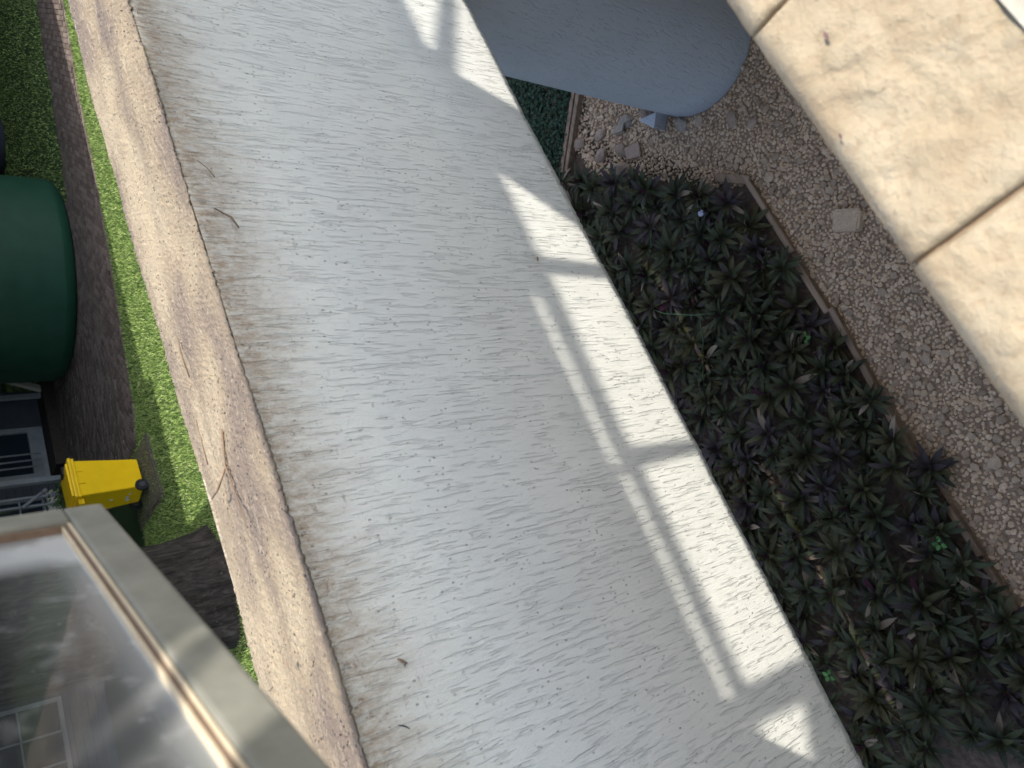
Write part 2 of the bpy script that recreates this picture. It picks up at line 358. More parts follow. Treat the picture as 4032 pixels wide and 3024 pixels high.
# ---------------------------------------------------------------- gravel
def stone_mesh(seed, size, flat=0.6, ang=True):
    r = random.Random(seed); bm = bmesh.new(); bmesh.ops.create_icosphere(bm, subdivisions=1, radius=1)
    sx, sy, sz = r.uniform(.75, 1.25), r.uniform(.6, 1.0), flat * r.uniform(.7, 1.1)
    for v in bm.verts: v.co = Vector((v.co.x * sx, v.co.y * sy, v.co.z * sz)) * size * r.uniform(.82, 1.15)
    me = bpy.data.meshes.new('stone'); bm.to_mesh(me); bm.free(); return me
stones = [stone_mesh(i, 0.5) for i in range(14)]
sdat = []
for me in stones:
    sdat.append((np.array([v.co[:] for v in me.vertices]), [tuple(p.vertices) for p in me.polygons])); me.materials.append(M_gravel)
COLX, COLY, COLR = 3.128, 1.668, 0.412
def in_gravel(x, y):
    if not (-0.9 < x < 3.9 and 0.9 < y < 2.75): return False
    if (x - COLX) ** 2 + (y - COLY) ** 2 < (COLR + .01) ** 2: return False
    if x < 2.2: return y < 1.82 - 0.02
    if y > 2.86 - (x - 3.27) * 1.12: return False
    yb = 1.9 + (x - 2.2) * 0.95          # up to the timber across the bed
    if y > 1.9 + (x - 2.2) * 0.85 and rng.random() < 0.25: return False
    return y < yb
gb = tag(link('gravel', pyd('gravel_base', [(-3, .2, .002), (4.2, .2, .002), (4.2, 2.2, .002), (3.3, 2.6, .002), (2.2, 1.84, .002), (-3, 1.84, .002)], [(0, 1, 2, 3, 4, 5)]), simple('gravel_dust', (0.20, 0.138, 0.088), (0.28, 0.20, 0.13), 60, 0.95, 0.01, 8)), kind='structure')
gl = []
tries = 0
gridc = {}
while len(gl) < 13000 and tries < 160000:
    tries += 1
    x, y = rng.uniform(-0.9, 3.9), rng.uniform(0.95, 2.75)
    if not in_gravel(x, y): continue
    # thin, earthy patches
    if noise.noise(Vector((x * 2.2, y * 2.2, 3))) < -0.22 and rng.random() < 0.5: continue
    s = 0.010 + 0.017 * rng.random() ** 2.0
    if rng.random() < 0.015: s *= 1.9
    k = (int(x / .06), int(y / .06)); ok = True
    for a in (-1, 0, 1):
        for b in (-1, 0, 1):
            for (px, py, ps) in gridc.get((k[0] + a, k[1] + b), ()):
                if (px - x) ** 2 + (py - y) ** 2 < ((ps + s) * 0.62) ** 2: ok = False; break
    if not ok: continue
    gridc.setdefault(k, []).append((x, y, s)); gl.append((s, x, y))
gl.sort(key=lambda t: -t[0] * (1 if (-.5 < t[1] < 2.9 and 1.3 < t[2]) else .1))
vs, fs = [], []
for i, (s, x, y) in enumerate(gl):
    k = int(rng.integers(14)); z = s * rng.uniform(.1, .5); e = (rng.normal(0, .3), rng.normal(0, .3), rng.uniform(0, 6.28))
    if i < 300:
        o = link('gravel_stone', stones[k], None, gb); o.location = (x, y, z); o.rotation_euler = e; o.scale = (2 * s,) * 3
    else:
        R = np.array(__import__('mathutils').Euler(e).to_matrix()); P = (sdat[k][0] * 2 * s) @ R.T + np.array([x, y, z]); b = len(vs)
        vs += [tuple(p) for p in P]; fs += [tuple(b + q for q in f) for f in sdat[k][1]]
tag(link('small_gravel', pyd('small_gravel', vs, fs), M_gravel, gb), kind='stuff')

# larger rubble by the column, each a thing
rub = [((3.34, 2.70), .055, 0, 'reddish chunk of rubble beside the upper end of the long bed timber'), ((3.24, 2.52), .05, 0, 'brown broken brick piece left of the pale tilted tile'),
       ((3.12, 2.60), .06, 2, 'knobbly lump of old mortar with white specks near the timber'), ((3.02, 2.44), .055, 0, 'tan wedge-shaped rock among the rubble'),
       ((2.93, 2.36), .06, 1, 'flat brown stone lying furthest from the column among the rubble'), ((2.90, 2.50), .07, 2, 'flat earth-coloured stone sunk in soil next to the bed timber'), ((3.06, 2.14), .055, 0, 'rounded brown rock in front of the column foot'),
       ((2.80, 1.98), .05, 2, 'grey stone standing at the lower rim of the column base'), ((2.72, 1.88), .04, 0, 'pale pinkish stone touching the column base'), ((2.55, 1.70), .05, 0, 'tan rock in the gravel just in front of the column'),
       ((3.14, 2.30), .06, 2, 'long grey stone behind the pale tile'), ((2.44, 1.62), .04, 0, 'rust brown flat stone in the open gravel near the column'), ((1.60, 1.48), .075, 1, 'large flat square stone in the gravel by the window sill')]
for i, ((x, y), s, t, lab) in enumerate(rub):
    bm = bmesh.new(); bmesh.ops.create_cube(bm, size=1) if t == 1 else bmesh.ops.create_icosphere(bm, subdivisions=2, radius=.5)
    if t == 1: bmesh.ops.bevel(bm, geom=bm.edges[:], offset=.08, segments=2, affect='EDGES')
    for v in bm.verts:
        n_ = noise.noise(v.co * 2.1 + Vector((i * 5, 0, 0))); v.co = Vector((v.co.x * 2.1, v.co.y * 1.5, v.co.z * (.5 if t == 1 else 1.0))) * s * (1 + .45 * n_)
    o = fin('rock', bm, M_rockgrey if t == 2 and i in (7, 10) else (M_gravel if i == 12 else M_rock)); o.location = (x, y, s * .28); o.rotation_euler = (rng.normal(0, .15), rng.normal(0, .15), rng.uniform(0, 6.2)); tag(o, lab, 'rock')
o = box('broken_tile', -.05, .05, -.028, .028, -.005, .005, M_rockgrey); o.location = (3.13, 2.36, .04); o.rotation_euler = (.3, .2, 1.0); tag(o, 'pale grey diamond-shaped broken tile lying against the rubble by the column', 'tile')

# ---------------------------------------------------------------- bed timbers
def timber(segs, lab, w=0.05, h=0.045, z=0.022):
    cx = sum(s[0][0] for s in segs) / len(segs); cy = sum(s[0][1] for s in segs) / len(segs)
    t = tag(empty('bed_edging', (0, 0, 0)), lab, 'garden edging', 'timber edging of the plant bed')
    for (a, b) in segs:
        a = Vector((*a, z)); b = Vector((*b, z)); d = b - a
        me_o = bar('board', a, b, w, h, M_wood, t, 0.006)
        for v in me_o.data.vertices: v.co += noise.noise_vector(v.co * 9) * 0.003
    return t
timber([((3.73, 2.42), (3.27, 2.93)), ((3.70, 2.38), (3.24, 2.89))], 'pair of grey weathered boards running from the column to the plant bed', 0.034, 0.07)
timber([((2.34, 1.965), (2.17, 1.80))], 'short piece of timber across the corner of the bed, meeting the long edging', 0.05)
timber([((2.17, 1.815), (1.66, 1.815)), ((1.62, 1.83), (1.26, 1.83)), ((1.27, 1.80), (.76, 1.835)), ((0.70, 1.84), (.36, 1.85)), ((.12, 1.84), (-.14, 1.83)), ((-.16, 1.835), (-.9, 1.83))], 'long line of brown timbers between plant bed and gravel', 0.034, 0.042)

# ---------------------------------------------------------------- bed plants
def leaf_mesh(L, w, elev, droop, mat, twist=0.0):
    n = 6; vs = []; fs = []; x = 0.008; z = 0.0; a = elev
    for i in range(n + 1):
        t = i / n; hw = w * (math.sin(math.pi * min(1, (t * .92 + .10))) ** 0.75) * (1 if i < n else 0.06)
        q = twist * t
        for s, up in ((-1, .28), (0, 0), (1, .28)): vs.append((x - up * hw * math.sin(a), s * hw * math.cos(q), z + up * hw * math.cos(a) + s * hw * math.sin(q)))
        x += L / n * math.cos(a); z += L / n * math.sin(a); a -= droop / n
    for i in range(n):
        for j in range(2): k = i * 3 + j; fs.append((k, k + 3, k + 4, k + 1))
    me = pyd('leaf', vs, fs, True); me.materials.append(mat); return me
tiers = []
for (L, w, el, dr) in ((.075, .011, 1.25, .1), (.115, .0145, .85, .45), (.145, .017, .50, .55), (.155, .0175, .22, .45)):
    tiers.append([[leaf_mesh(L * random.uniform(.9, 1.12), w * random.uniform(.9, 1.1), el + random.uniform(-.1, .1), dr + random.uniform(-.1, .2), m, random.uniform(-.5, .5)) for _ in range(3)] for m in M_leaf])
spots = []
def in_bed(x, y):
    if x > 2.1: return y > 1.97 + (x - 2.2) * 0.87 and x < 3.3 and y < 3.45
    if 1.98 < x and y < 1.98: return False
    return y > (1.875 if x > .75 else (1.80 if .1 < x < .45 else 1.86)) and y < 3.45 and x > -0.95
tries = 0
while tries < 14000 and len(spots) < 240:
    tries += 1; x, y = rng.uniform(-.95, 3.3), rng.uniform(1.78, 3.4)
    if not in_bed(x, y): continue
    if all((x - a) ** 2 + (y - b) ** 2 > 0.122 ** 2 for a, b, in spots): spots.append((x, y))
spots.sort()
glabel = 'dark green and purple rosette plant, one of the dense mass filling the bed'
for i, (x, y) in enumerate(spots):
    edge = y < 2.07 and x < 2.1
    p = empty('rosette_plant', (x, y, 0.015 + rng.uniform(0, .07) + (0.05 if not edge else 0)), rng.uniform(0, 6.28)); s = rng.uniform(.8, 1.1) * (.92 if edge else .95); p.scale = (s, s, s)
    p.rotation_euler = (rng.normal(0, .16), rng.normal(0, .16), p.rotation_euler.z)
    pm = rng.random(); base = 2 if pm < .15 else (1 if pm < .45 else 0)
    tag(p, (glabel if not edge else 'broad-leaved dark rosette plant at the front edge of the bed beside the timber'), 'plant', 'rosette plants massed in the bed' if not edge else 'rosette plants along the front edge of the bed')
    for ti, cnt in enumerate((4, 6, 8, 7)):
        off = rng.uniform(0, 6.28)
        for q in range(cnt):
            mi = base if rng.random() < .75 else int(rng.integers(3))
            if ti >= 2 and rng.random() < .06: mi = 3
            if ti >= 1 and rng.random() < .006 and not edge: mi = 4
            o = link('leaf', tiers[ti][mi][int(rng.integers(3))], None, p); o.rotation_euler = (0, 0, off + q * 6.283 / cnt + rng.normal(0, .2)); o.location = (0, 0, .05 - .012 * ti)
            k = rng.uniform(.8, 1.15); o.scale = (k, k, k)
LM = [((2.17, 2.10), 'rosette plant right beside the small pale pipe end in the bed'), ((1.20, 1.98), 'rosette plant next to the uppermost bright green weed'), ((-.40, 2.80), 'rosette plant beside the bright weed close under the beam'),
      ((-.02, 1.93), 'rosette plant touching the lowest bright weed at the timber'), ((2.30, 2.02), 'rosette plant at the bed corner below the short timber'), ((3.2, 2.95), 'rosette plant at the foot of the grey boards near the beam'),
      ((2.9, 2.6), 'rosette plant at the far border of the bed below the rubble'), ((2.5, 2.36), 'rosette plant under the arching green grass blade'), ((1.8, 2.6), 'rosette plant under the long thin grass stem'), ((.70, 1.93), 'rosette plant spreading over the timber joint halfway down'),
      ((2.0, 1.93), 'rosette plant nearest the upper end of the long timber line'), ((1.64, 1.93), 'rosette plant at the first joint of the long timber line'), ((1.3, 2.8), 'rosette plant beneath the curled end of the grass stem'), ((-.9, 1.9), 'rosette plant nearest the bottom right corner of the picture')]
pls = [o for o in C.objects if o.name.startswith('rosette_plant')]; used_ = set()
for (x, y), lab in LM:
    c_ = min((o for o in pls if o.name not in used_), key=lambda o: (o.location.x - x) ** 2 + (o.location.y - y) ** 2); used_.add(c_.name); c_['label'] = lab
# dry litter between the rosettes
vs, fs = [], []
for _ in range(1500):
    x, y = rng.uniform(-.9, 3.2), rng.uniform(1.85, 3.2)
    if not in_bed(x, y): continue
    L = rng.uniform(.015, .05); a = rng.uniform(0, 6.28); z = rng.uniform(.02, .13); b = len(vs); w = .0018 + .002 * rng.random(); c, s = math.cos(a), math.sin(a)
    vs += [(x - s * w, y + c * w, z), (x + s * w, y - c * w, z), (x + c * L * .5 + s * w, y + s * L * .5 - c * w, z + .01), (x + c * L * .5 - s * w, y + s * L * .5 + c * w, z + .012), (x + c * L - s * L * .2, y + s * L + c * L * .2, z)]
    fs += [(b, b + 1, b + 2, b + 3), (b + 3, b + 2, b + 4)]
tag(link('dry_litter', pyd('dry_litter', vs, fs), M_leaf[3]), 'curled dry leaf bits caught between the dark rosettes', 'leaf litter', kind='stuff')
# ground cover under the beam
vs, fs = [], []
for _ in range(26000):
    x, y = rng.uniform(3.1, 4.9), rng.uniform(2.3, 4.6)
    if y < 2.94 - (x - 3.27) * 1.12: continue
    L = rng.uniform(.018, .034); a = rng.uniform(0, 6.28); z = rng.uniform(.0, .07); b = len(vs); c, s = math.cos(a), math.sin(a); t = rng.uniform(-.4, .4) * L
    vs += [(x, y, z), (x + c * L * .5 - s * L * .4, y + s * L * .5 + c * L * .4, z + t + .004), (x + c * L, y + s * L, z + .003 + t * .5), (x + c * L * .5 + s * L * .4, y + s * L * .5 - c * L * .4, z - t + .004)]
    fs += [(b, b + 1, b + 2, b + 3)]
tag(link('ground_cover', pyd('ground_cover', vs, fs), M_cover), 'dark green small-leaved ground cover under the beam beyond the timber boards', 'ground cover', kind='stuff')
# three bright weeds
for (x, y, z, lab) in ((1.20, 1.98, .10, 'bright green three-lobed weed near the long timber, uppermost of the three'), (-.40, 2.80, .20, 'bright green weed close under the plaster beam'), (-.02, 1.93, .12, 'bright green weed between rosettes beside the last visible timber')):
    t = tag(empty('weed', (x, y, z), rng.uniform(0, 6)), lab, 'weed')
    for q in range(4):
        me = leaf_mesh(.030, .011, .3, .4, M_clover); o = link('leaf', me, None, t); o.rotation_euler = (0, 0, q * 1.5 + rng.normal(0, .2))
# long grass blades among the plants
for pts, lab in (([(2.55, 2.42, .16), (2.42, 2.36, .24), (2.28, 2.42, .22), (2.2, 2.6, .12)], 'long arching green grass blade over the rosettes near the far end of the bed'),
                 ([(1.95, 2.75, .14), (1.8, 2.6, .25), (1.66, 2.42, .24), (1.6, 2.3, .18)], 'long thin grass stem lying across the dark rosettes beside the beam'),
                 ([(1.66, 2.42, .2), (1.5, 2.45, .25), (1.35, 2.6, .2), (1.3, 2.8, .1)], 'curved grass stem below the long one in the bed'),
                 ([(2.98, 2.65, .10), (2.9, 2.5, .2), (2.8, 2.45, .2), (2.66, 2.5, .08)], 'short pale grass stem at the far border of the bed')):
    bm = bmesh.new(); tube(bm, pts, [.0035, .003, .0025, .001], 4); tag(fin('grass_stem', bm, mk_leaf('stem_green', (.07, .13, .06), (.07, .13, .06)), smooth=True), lab, 'grass stem')
bm = bmesh.new(); lathe(bm, [(.010, .0), (.019, .0), (.019, .06), (.010, .06)], 20)
o = fin('pipe_cap', bm, simple('pale_plastic', (.30, .30, .36), (.36, .36, .42), 10)); o.location = (2.17, 2.10, .1); tag(o, 'small pale round pipe end poking out between the rosettes', 'pipe')
# twigs on the gravel
for k, (x, y, L) in enumerate(((2.35, 1.55, .16), (2.2, 1.45, .22), (1.3, 1.5, .12), (.5, 1.6, .1), (2.6, 1.45, .1), (0.0, 1.62, .12), (2.75, 2.25, .14))):
    a = rng.uniform(0, 6.28); pts = [(x + math.cos(a) * L * t + .03 * math.sin(3 * t + k), y + math.sin(a) * L * t, .03 + .01 * math.sin(4 * t)) for t in np.linspace(0, 1, 6)]
    bm = bmesh.new(); tube(bm, pts, .0022, 4)
    tag(fin('twig', bm, M_wood), ['long curved dry twig on the gravel nearest the column', 'thin root-like twig curling through the gravel near the bed corner', 'short twig on the gravel beside the middle of the timber line', 'small twig lying by the lower timbers', 'little twig beside the sill end of the gravel', 'short twig nearest the bottom of the gravel strip', 'twig among the rubble behind the column foot'][k], 'twig')

# ---------------------------------------------------------------- the plaster beam on its column
D = 1.435; ZB = HG - 1.955
def zf(x): return HG - (0.657 - 0.012 * min(max(x, 0), 2.5))          # front top edge
def zbk(x): return HG - (0.682 - 0.022 * min(max(x, 0), 2.2))
beam = tag(empty('plaster_beam', (0, D, ZB)), 'long pale grey stuccoed beam with a rough sandy top, carried on a round column', 'beam')
X0, X1 = -1.4, 5.5
def build_face():
    nx, nz = 700, 46; vs = []; fs = []
    for i in range(nx + 1):
        x = X0 + (X1 - X0) * i / nx; top = zf(x) - 0.004
        # the lower edge arches up as it nears the column
        zb = ZB + (0.0 if x < 2.42 else min(0.5, ((x - 2.42) / 0.35) ** 2 * 0.10)) + 0.004 * noise.noise(Vector((x * 11, 0, 5))) + 0.003 * noise.noise(Vector((x * 60, 0, 5)))
        for j in range(nz + 1):
            t = j / nz; z = zb + (top - zb) * t
            y = D + 0.004 * noise.noise(Vector((x * 3, z * 2, 0))) + 0.0015 * noise.noise(Vector((x * 40, z * 6, 1))) 
            if j == 0: y += .004 + .004 * noise.noise(Vector((x * 70, 1, 1)))
            vs.append((x, y - D, z - ZB))
    for i in range(nx):
        for j in range(nz):
            k = i * (nz + 1) + j; fs.append((k, k + nz + 1, k + nz + 2, k + 1))
    # underside and back
    b = len(vs); 
    for i in range(nx + 1):
        v = vs[i * (nz + 1)]; vs.append((v[0], 0.46, v[2])); 
    for i in range(nx): fs.append((i * (nz + 1), b + i, b + i + 1, (i + 1) * (nz + 1)))
    c = len(vs)
    for i in range(nx + 1): vs.append((vs[b + i][0], .46, zbk(vs[b + i][0]) - .01 - ZB))
    for i in range(nx): fs.append((b + i, c + i, c + i + 1, b + i + 1))
    return pyd('beam_body', vs, fs, True)
fm = build_face()
# the dirt mask is measured in object space, so give the part its own world-aligned origin
M_face = stucco('painted_stucco_face', (0.79, 0.775, 0.69), TOPZ - ZB)
link('beam_body', fm, M_face, beam)
def build_coping():
    xs_ = np.concatenate([np.arange(X0, -.55, .02), np.arange(-.55, 2.9, .003), np.arange(2.9, X1 + .03, .03)]); nx, ny = len(xs_) - 1, 140; T = 0.47; vs = []; fs = []
    for i in range(nx + 1):
        x = float(xs_[i])
        for j in range(-3, ny + 4):
            if j < 0: t, drop = 0, -j
            elif j > ny: t, drop = 1, j - ny
            else: t, drop = j / ny, 0
            e = 0.010 * noise.noise(Vector((x * 1.3, 0, 0))) + 0.006 * noise.noise(Vector((x * 5, 0, 2)))
            e2 = 0.020 * noise.noise(Vector((x * 1.1, 9, 0))) + 0.008 * noise.noise(Vector((x * 6, 9, 2)))
            y = -0.006 - e + t * (T + 0.006 + e + e2)
            z = (1 - t) * zf(x) + t * zbk(x)
            # hand-trowelled hollow and ridge
            z += 0.014 * math.sin(math.pi * t) + 0.030 * noise.noise(Vector((x * 3.0 + y * 2, y * 6, 0))) * math.sin(math.pi * min(1, max(0.0, t * 1.1)))
            if t > .5: z -= 0.020 * (t - .5) * (1 + noise.noise(Vector((x * 2.2, 3, 3))))
            st = noise.noise(Vector((x * 26 + y * 34, y * 26 - x * 5, 7)))       # raking trowel strokes
            u_ = x * .62 + y * .78; v_ = y * .62 - x * .78; st = abs(noise.noise(Vector((u_ * 14, v_ * 110, 7))))
            z += 0.0050 * (st - .3) + 0.0028 * noise.noise(Vector((x * 75, y * 75, 1))) + 0.0030 * noise.noise(Vector((x * 190, y * 190, 2)))
            if j <= 2 or drop and j < 0:
                sp = max(0, noise.noise(Vector((x * 80, 5, 5)))) ; y -= 0.010 * sp * (1 if drop <= 1 else .3); 
            if j >= ny - 1: y += 0.004 * noise.noise(Vector((x * 120, 8, 5)))
            if drop: z -= 0.0045 * drop; y += (0.004 * drop ** 1.3) * (1 if j < 0 else -1)
            vs.append((x, y, z - ZB))
    m = ny + 7
    for i in range(nx):
        for j in range(m - 1):
            k = i * m + j; fs.append((k, k + m, k + m + 1, k + 1))
    return pyd('coping', vs, fs, True)
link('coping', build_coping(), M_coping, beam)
# debris stuck to beam: parts of neither, so small things
def squig(name, pts, rad, mat, lab, cat):
    bm = bmesh.new(); tube(bm, pts, rad, 5); return tag(fin(name, bm, mat, smooth=True), lab, cat)
zc = HG - .635
squig('dry_stem', [(.80, 1.585, zc + .004), (.72, 1.60, zc + .012), (.64, 1.60, zc + .006), (.56, 1.58, zc + .01)], [.003, .0025, .002, .001], M_wood, 'long dry forked stem lying on the sandy beam top', 'stem')
squig('dry_stem', [(.72, 1.60, zc + .01), (.69, 1.66, zc + .02), (.70, 1.73, zc + .01)], [.003, .004, .002], M_wood, 'short branch of dry stem reaching to the far edge of the beam top', 'stem')
squig('dry_stem', [(.78, 1.72, zc + .004), (.84, 1.70, zc + .012), (.90, 1.72, zc + .004)], .0015, M_wood, 'thin dry stem near the back rim of the beam top', 'stem')
squig('dry_stem', [(1.12, 1.70, zc + .004), (1.05, 1.68, zc + .012), (1.0, 1.69, zc + .004)], .002, M_wood, 'small dark twig on the upper part of the sandy beam top', 'stem')
squig('dry_stem', [(1.30, 1.425, HG - .69), (1.27, 1.418, HG - .72), (1.245, 1.425, HG - .735)], [.002, .0035, .002], M_wood, 'dark dry twig stuck to the stucco just below the beam top', 'stem')
squig('dry_stem', [(1.45, 1.425, HG - .685), (1.42, 1.418, HG - .70), (1.40, 1.425, HG - .715)], .0012, M_wood, 'hair-thin curved fibre on the stucco near the top of the beam', 'stem')
squig('insect_case', [(.193, 1.430, HG - .779), (.186, 1.426, HG - .785), (.179, 1.426, HG - .792), (.176, 1.430, HG - .789)], [.0015, .0035, .003, .001], M_wood, 'brown ragged insect case stuck on the stucco low in the picture', 'insect case')
squig('insect_case', [(.080, 1.430, HG - .738), (.076, 1.427, HG - .745), (.072, 1.427, HG - .752), (.067, 1.430, HG - .758)], [.0006, .0014, .0014, .0006], M_black, 'small curved dark insect shell on the stucco', 'insect case')
o = link('fallen_leaf', leaf_mesh(.022, .004, .1, .4, simple('tan_leaf', (.30, .16, .09), (.38, .22, .13), 60))); o.location = (1.18, 1.425, HG - 1.645); o.rotation_euler = (1.57, .5, 0); tag(o, 'tiny tan leaf stuck to the stucco beside the light patches', 'leaf')
o = link('fallen_leaf', leaf_mesh(.02, .006, .2, .4, M_wood)); o.location = (.252, 1.576, zc + .004); tag(o, 'small brown leaf on the sunlit beam top near the window', 'leaf')

col_ = tag(empty('column', (COLX, COLY, 0)), 'thick round blue-grey plastered column standing in the gravel under the beam', 'column')
bm = bmesh.new(); prof = [(COLR, -.05)] + [(COLR * (1 + .004 * math.sin(z * 3.1)), z) for z in np.linspace(0.0, HG - 1.955 + .3, 24)]; lathe(bm, prof, 160)
o = fin('shaft', bm, M_column, col_, True)
for p in o.data.polygons:
    if len(p.vertices) > 4: p.use_smooth = False
bm = bmesh.new()
for (a, b, c) in (((2.93, 2.03), (2.86, 2.10), (2.99, 2.16)),):
    lo = [bm.verts.new((x - COLX, y - COLY, 0)) for x, y in (a, b, c)]; hi = [bm.verts.new((x - COLX, y - COLY, .12)) for x, y in (a, b, c)]
    bm.faces.new(lo); bm.faces.new(hi[::-1])
    for i in range(3): bm.faces.new((lo[i], lo[(i + 1) % 3], hi[(i + 1) % 3], hi[i]))
fin('footing_wedge', bm, M_column, col_)

# ---------------------------------------------------------------- window sill of the near house
ZS = HG - .85
sill = tag(empty('window_sill', (0, 0, ZS)), 'broad sunlit sandstone window sill of slabs with recessed joints', 'window sill')
joints = [-1.45, -.79, -.44, -.087, .253, .595, .937, 1.28, 1.55]
for a, b in zip(joints, joints[1:]):
    nx, ny = 90, 110; vs, fs = [], []; xa, xb = a + .0026, b - .0026; y0, y1 = -.40, .283
    def H(x, y):
        r = noise.noise(Vector((x * 7, y * 7, a * 3))); h = .0045 * noise.noise(Vector((x * 30, y * 30, a))) + .0012 * noise.noise(Vector((x * 90, y * 90, a)))
        lv = noise.fractal(Vector((x * 5.5, y * 5.5, a * 7)), 1.0, 2.0, 3); h += .0055 * (math.floor(lv * 2.2 + .5) * .5 + lv * .4)     # flaked layers
        return h
    for i in range(nx + 1):
        for j in range(ny + 1):
            x = xa + (xb - xa) * i / nx; y = y0 + (y1 - y0) * j / ny; e = min(x - xa, xb - x, y1 - y); 
            vs.append((x, y + (.0015 * noise.noise(Vector((x * 40, 3, a))) if j == ny else 0), H(x, y) * min(1, .15 + max(0, y1 - y) / .05) - .006 * max(0, 1 - e / .007) ** 2))
    for i in range(nx):
        for j in range(ny): k = i * (ny + 1) + j; fs.append((k, k + ny + 1, k + ny + 2, k + 1))
    # skirt down the edges
    rim = [i * (ny + 1) + ny for i in range(nx + 1)]; b0 = len(vs)
    for k in rim: vs.append((vs[k][0], vs[k][1], -.045))
    for i in range(nx): fs.append((rim[i], b0 + i, b0 + i + 1, rim[i + 1]))
    for side in (0, nx):
        rr = [side * (ny + 1) + j for j in range(ny + 1)]; b1 = len(vs)
        for k in rr: vs.append((vs[k][0], vs[k][1], -.045))
        for j in range(ny): fs.append((rr[j], b1 + j, b1 + j + 1, rr[j + 1]) if side else (rr[j + 1], b1 + j + 1, b1 + j, rr[j]))
    link('stone_slab', pyd('stone_slab', vs, fs, True), M_sand, sill)
box('mortar', -1.44, 1.54, -.40, .278, -.045, -.013, M_grout, sill)
box('window_frame', -1.44, 1.54, -.12, .082, .004, .009, simple('pale_stone', (.36, .33, .26), (.48, .45, .37), 40, .8, .003), sill)
for (x, y, s, lab) in ((.50, .215, .006, 'small purple-brown fleck of dead leaf on the sandstone sill near the joint'), (.40, .262, .004, 'dark crumb at the outer edge of the sandstone sill')):
    o = link('leaf_fleck', leaf_mesh(s * 2, s * .4, .1, .5, simple('fleck', (.14, .08, .08), (.2, .12, .1), 80))); o.location = (x, y, ZS + .008); tag(o, lab, 'leaf')
near = tag(empty('near_house', (0, 0, 0)), 'rendered wall of the near house below the window sill', 'house')
box('wall', -6, 1.6, -.40, .21, -.01, ZS - .046, M_concrete, near)
box('wall', 1.603, 7, -.40, .21, -.01, HG - 1.45, M_concrete, near)

# ---------------------------------------------------------------- added slabs above the view that cast shade and shape the sun patches
def up(P, H):
    x, y, z = P; t = (H - z) * SC; return (x + SA * t, y - t)
def slab(name, outer, holes, z, th, mat, parent):
    vs = [Vector(p) for p in outer]; es = [(i, (i + 1) % len(outer)) for i in range(len(outer))]
    for h in holes:
        k = len(vs); vs += [Vector(p) for p in h]; es += [(k + i, k + (i + 1) % len(h)) for i in range(len(h))]
    v2, e2, f2, *_ = delaunay_2d_cdt(vs, es, [], 1, 1e-5)
    def inside(p, poly):
        c = False
        for i in range(len(poly)):
            (x1, y1), (x2, y2) = poly[i], poly[i - 1]
            if (y1 > p[1]) != (y2 > p[1]) and p[0] < (x2 - x1) * (p[1] - y1) / (y2 - y1) + x1: c = not c
        return c
    fk = []
    for f in f2:
        cc = sum((v2[i] for i in f), Vector((0, 0))) / len(f)
        if inside(cc, outer) and not any(inside(cc, h) for h in holes): fk.append(tuple(f))
    bm = bmesh.new(); V = [bm.verts.new((v.x, v.y, z)) for v in v2]
    for f in fk: bm.faces.new([V[i] for i in f])
    g = bmesh.ops.extrude_face_region(bm, geom=bm.faces[:]); bmesh.ops.translate(bm, vec=(0, 0, th), verts=[v for v in g['geom'] if isinstance(v, bmesh.types.BMVert)])
    return fin(name, bm, mat, parent)
HR = HG + 1.3
def FP(pts): return [up((x, D, HG + z), HR) for x, z in pts]        # shape on the beam face -> opening in the added slab
sun_openings = [FP([(1.14, -1.69), (.545, -1.675), (.53, -1.99), (1.13, -1.99)]),
         FP([(.475, -1.685), (-.13, -1.677), (-.13, -1.99), (.49, -1.99)]),
         FP([(-.22, -1.65), (-.55, -1.65), (-.55, -1.665), (-.23, -1.86)]),
         FP([(1.577, -1.685), (1.215, -1.685), (1.19, -1.99), (1.31, -1.99)]),
         FP([(2.13, -1.63), (2.13, -1.672), (2.38, -1.80), (2.75, -1.96), (2.75, -1.63)]),
         FP([(2.02, -1.712), (1.87, -1.99), (2.75, -1.99), (2.38, -1.87)]),
         FP([(1.06, -1.575), (.50, -1.575), (.50, -1.615), (1.06, -1.615)]),
         FP([(.465, -1.59), (-.14, -1.585), (-.14, -1.625), (.465, -1.63)]),
         FP([(-.21, -1.585), (-.6, -1.585), (-.6, -1.625), (-.21, -1.625)])]
gy = lambda g: g - 1.3 * SC                                           # slab y for a light plane
y_edge = up((0, D, zf(.6) - .012), HR)[1]
outer = [(-5, gy(-3)), (-5, y_edge), (8, y_edge), (8, gy(-3)), (up((1.50, .0, ZS), HR)[0], gy(-3)), (up((1.50, 0, ZS), HR)[0], gy(-.222)), (up((-1.5, 0, ZS), HR)[0], gy(-.222)), (up((-1.5, 0, ZS), HR)[0], gy(-3))]
patch_mask = tag(empty('sun_patch_mask', (0, 0, 0)), 'added unseen slab with openings that shape the sun patches on the beam', 'light blocker')  # added out of view, openings cut to throw the light patches
slab('blocker_slab', outer, sun_openings, HR, .02, M_blocker, patch_mask)
for x, y in ((-3, -1.2), (7, -1.2), (-3, .2), (7, .2)): box('post', x - .05, x + .05, y - .05, y + .05, 0, HR, M_trim, patch_mask)  # posts under the added slab
ZR = HG + .45
ya = up((0, 12.95, 0), ZR)[1]; yb_ = up((0, 12.68, 0), ZR)[1]
sx_ = lambda x, y: up((x, y, 0), ZR)[0]
yard_blocker = tag(empty('yard_shade_blocker', (0, 0, 0)), 'added unseen slab above the view that shades the yard', 'light blocker')  # added out of view to keep the sun off the yard
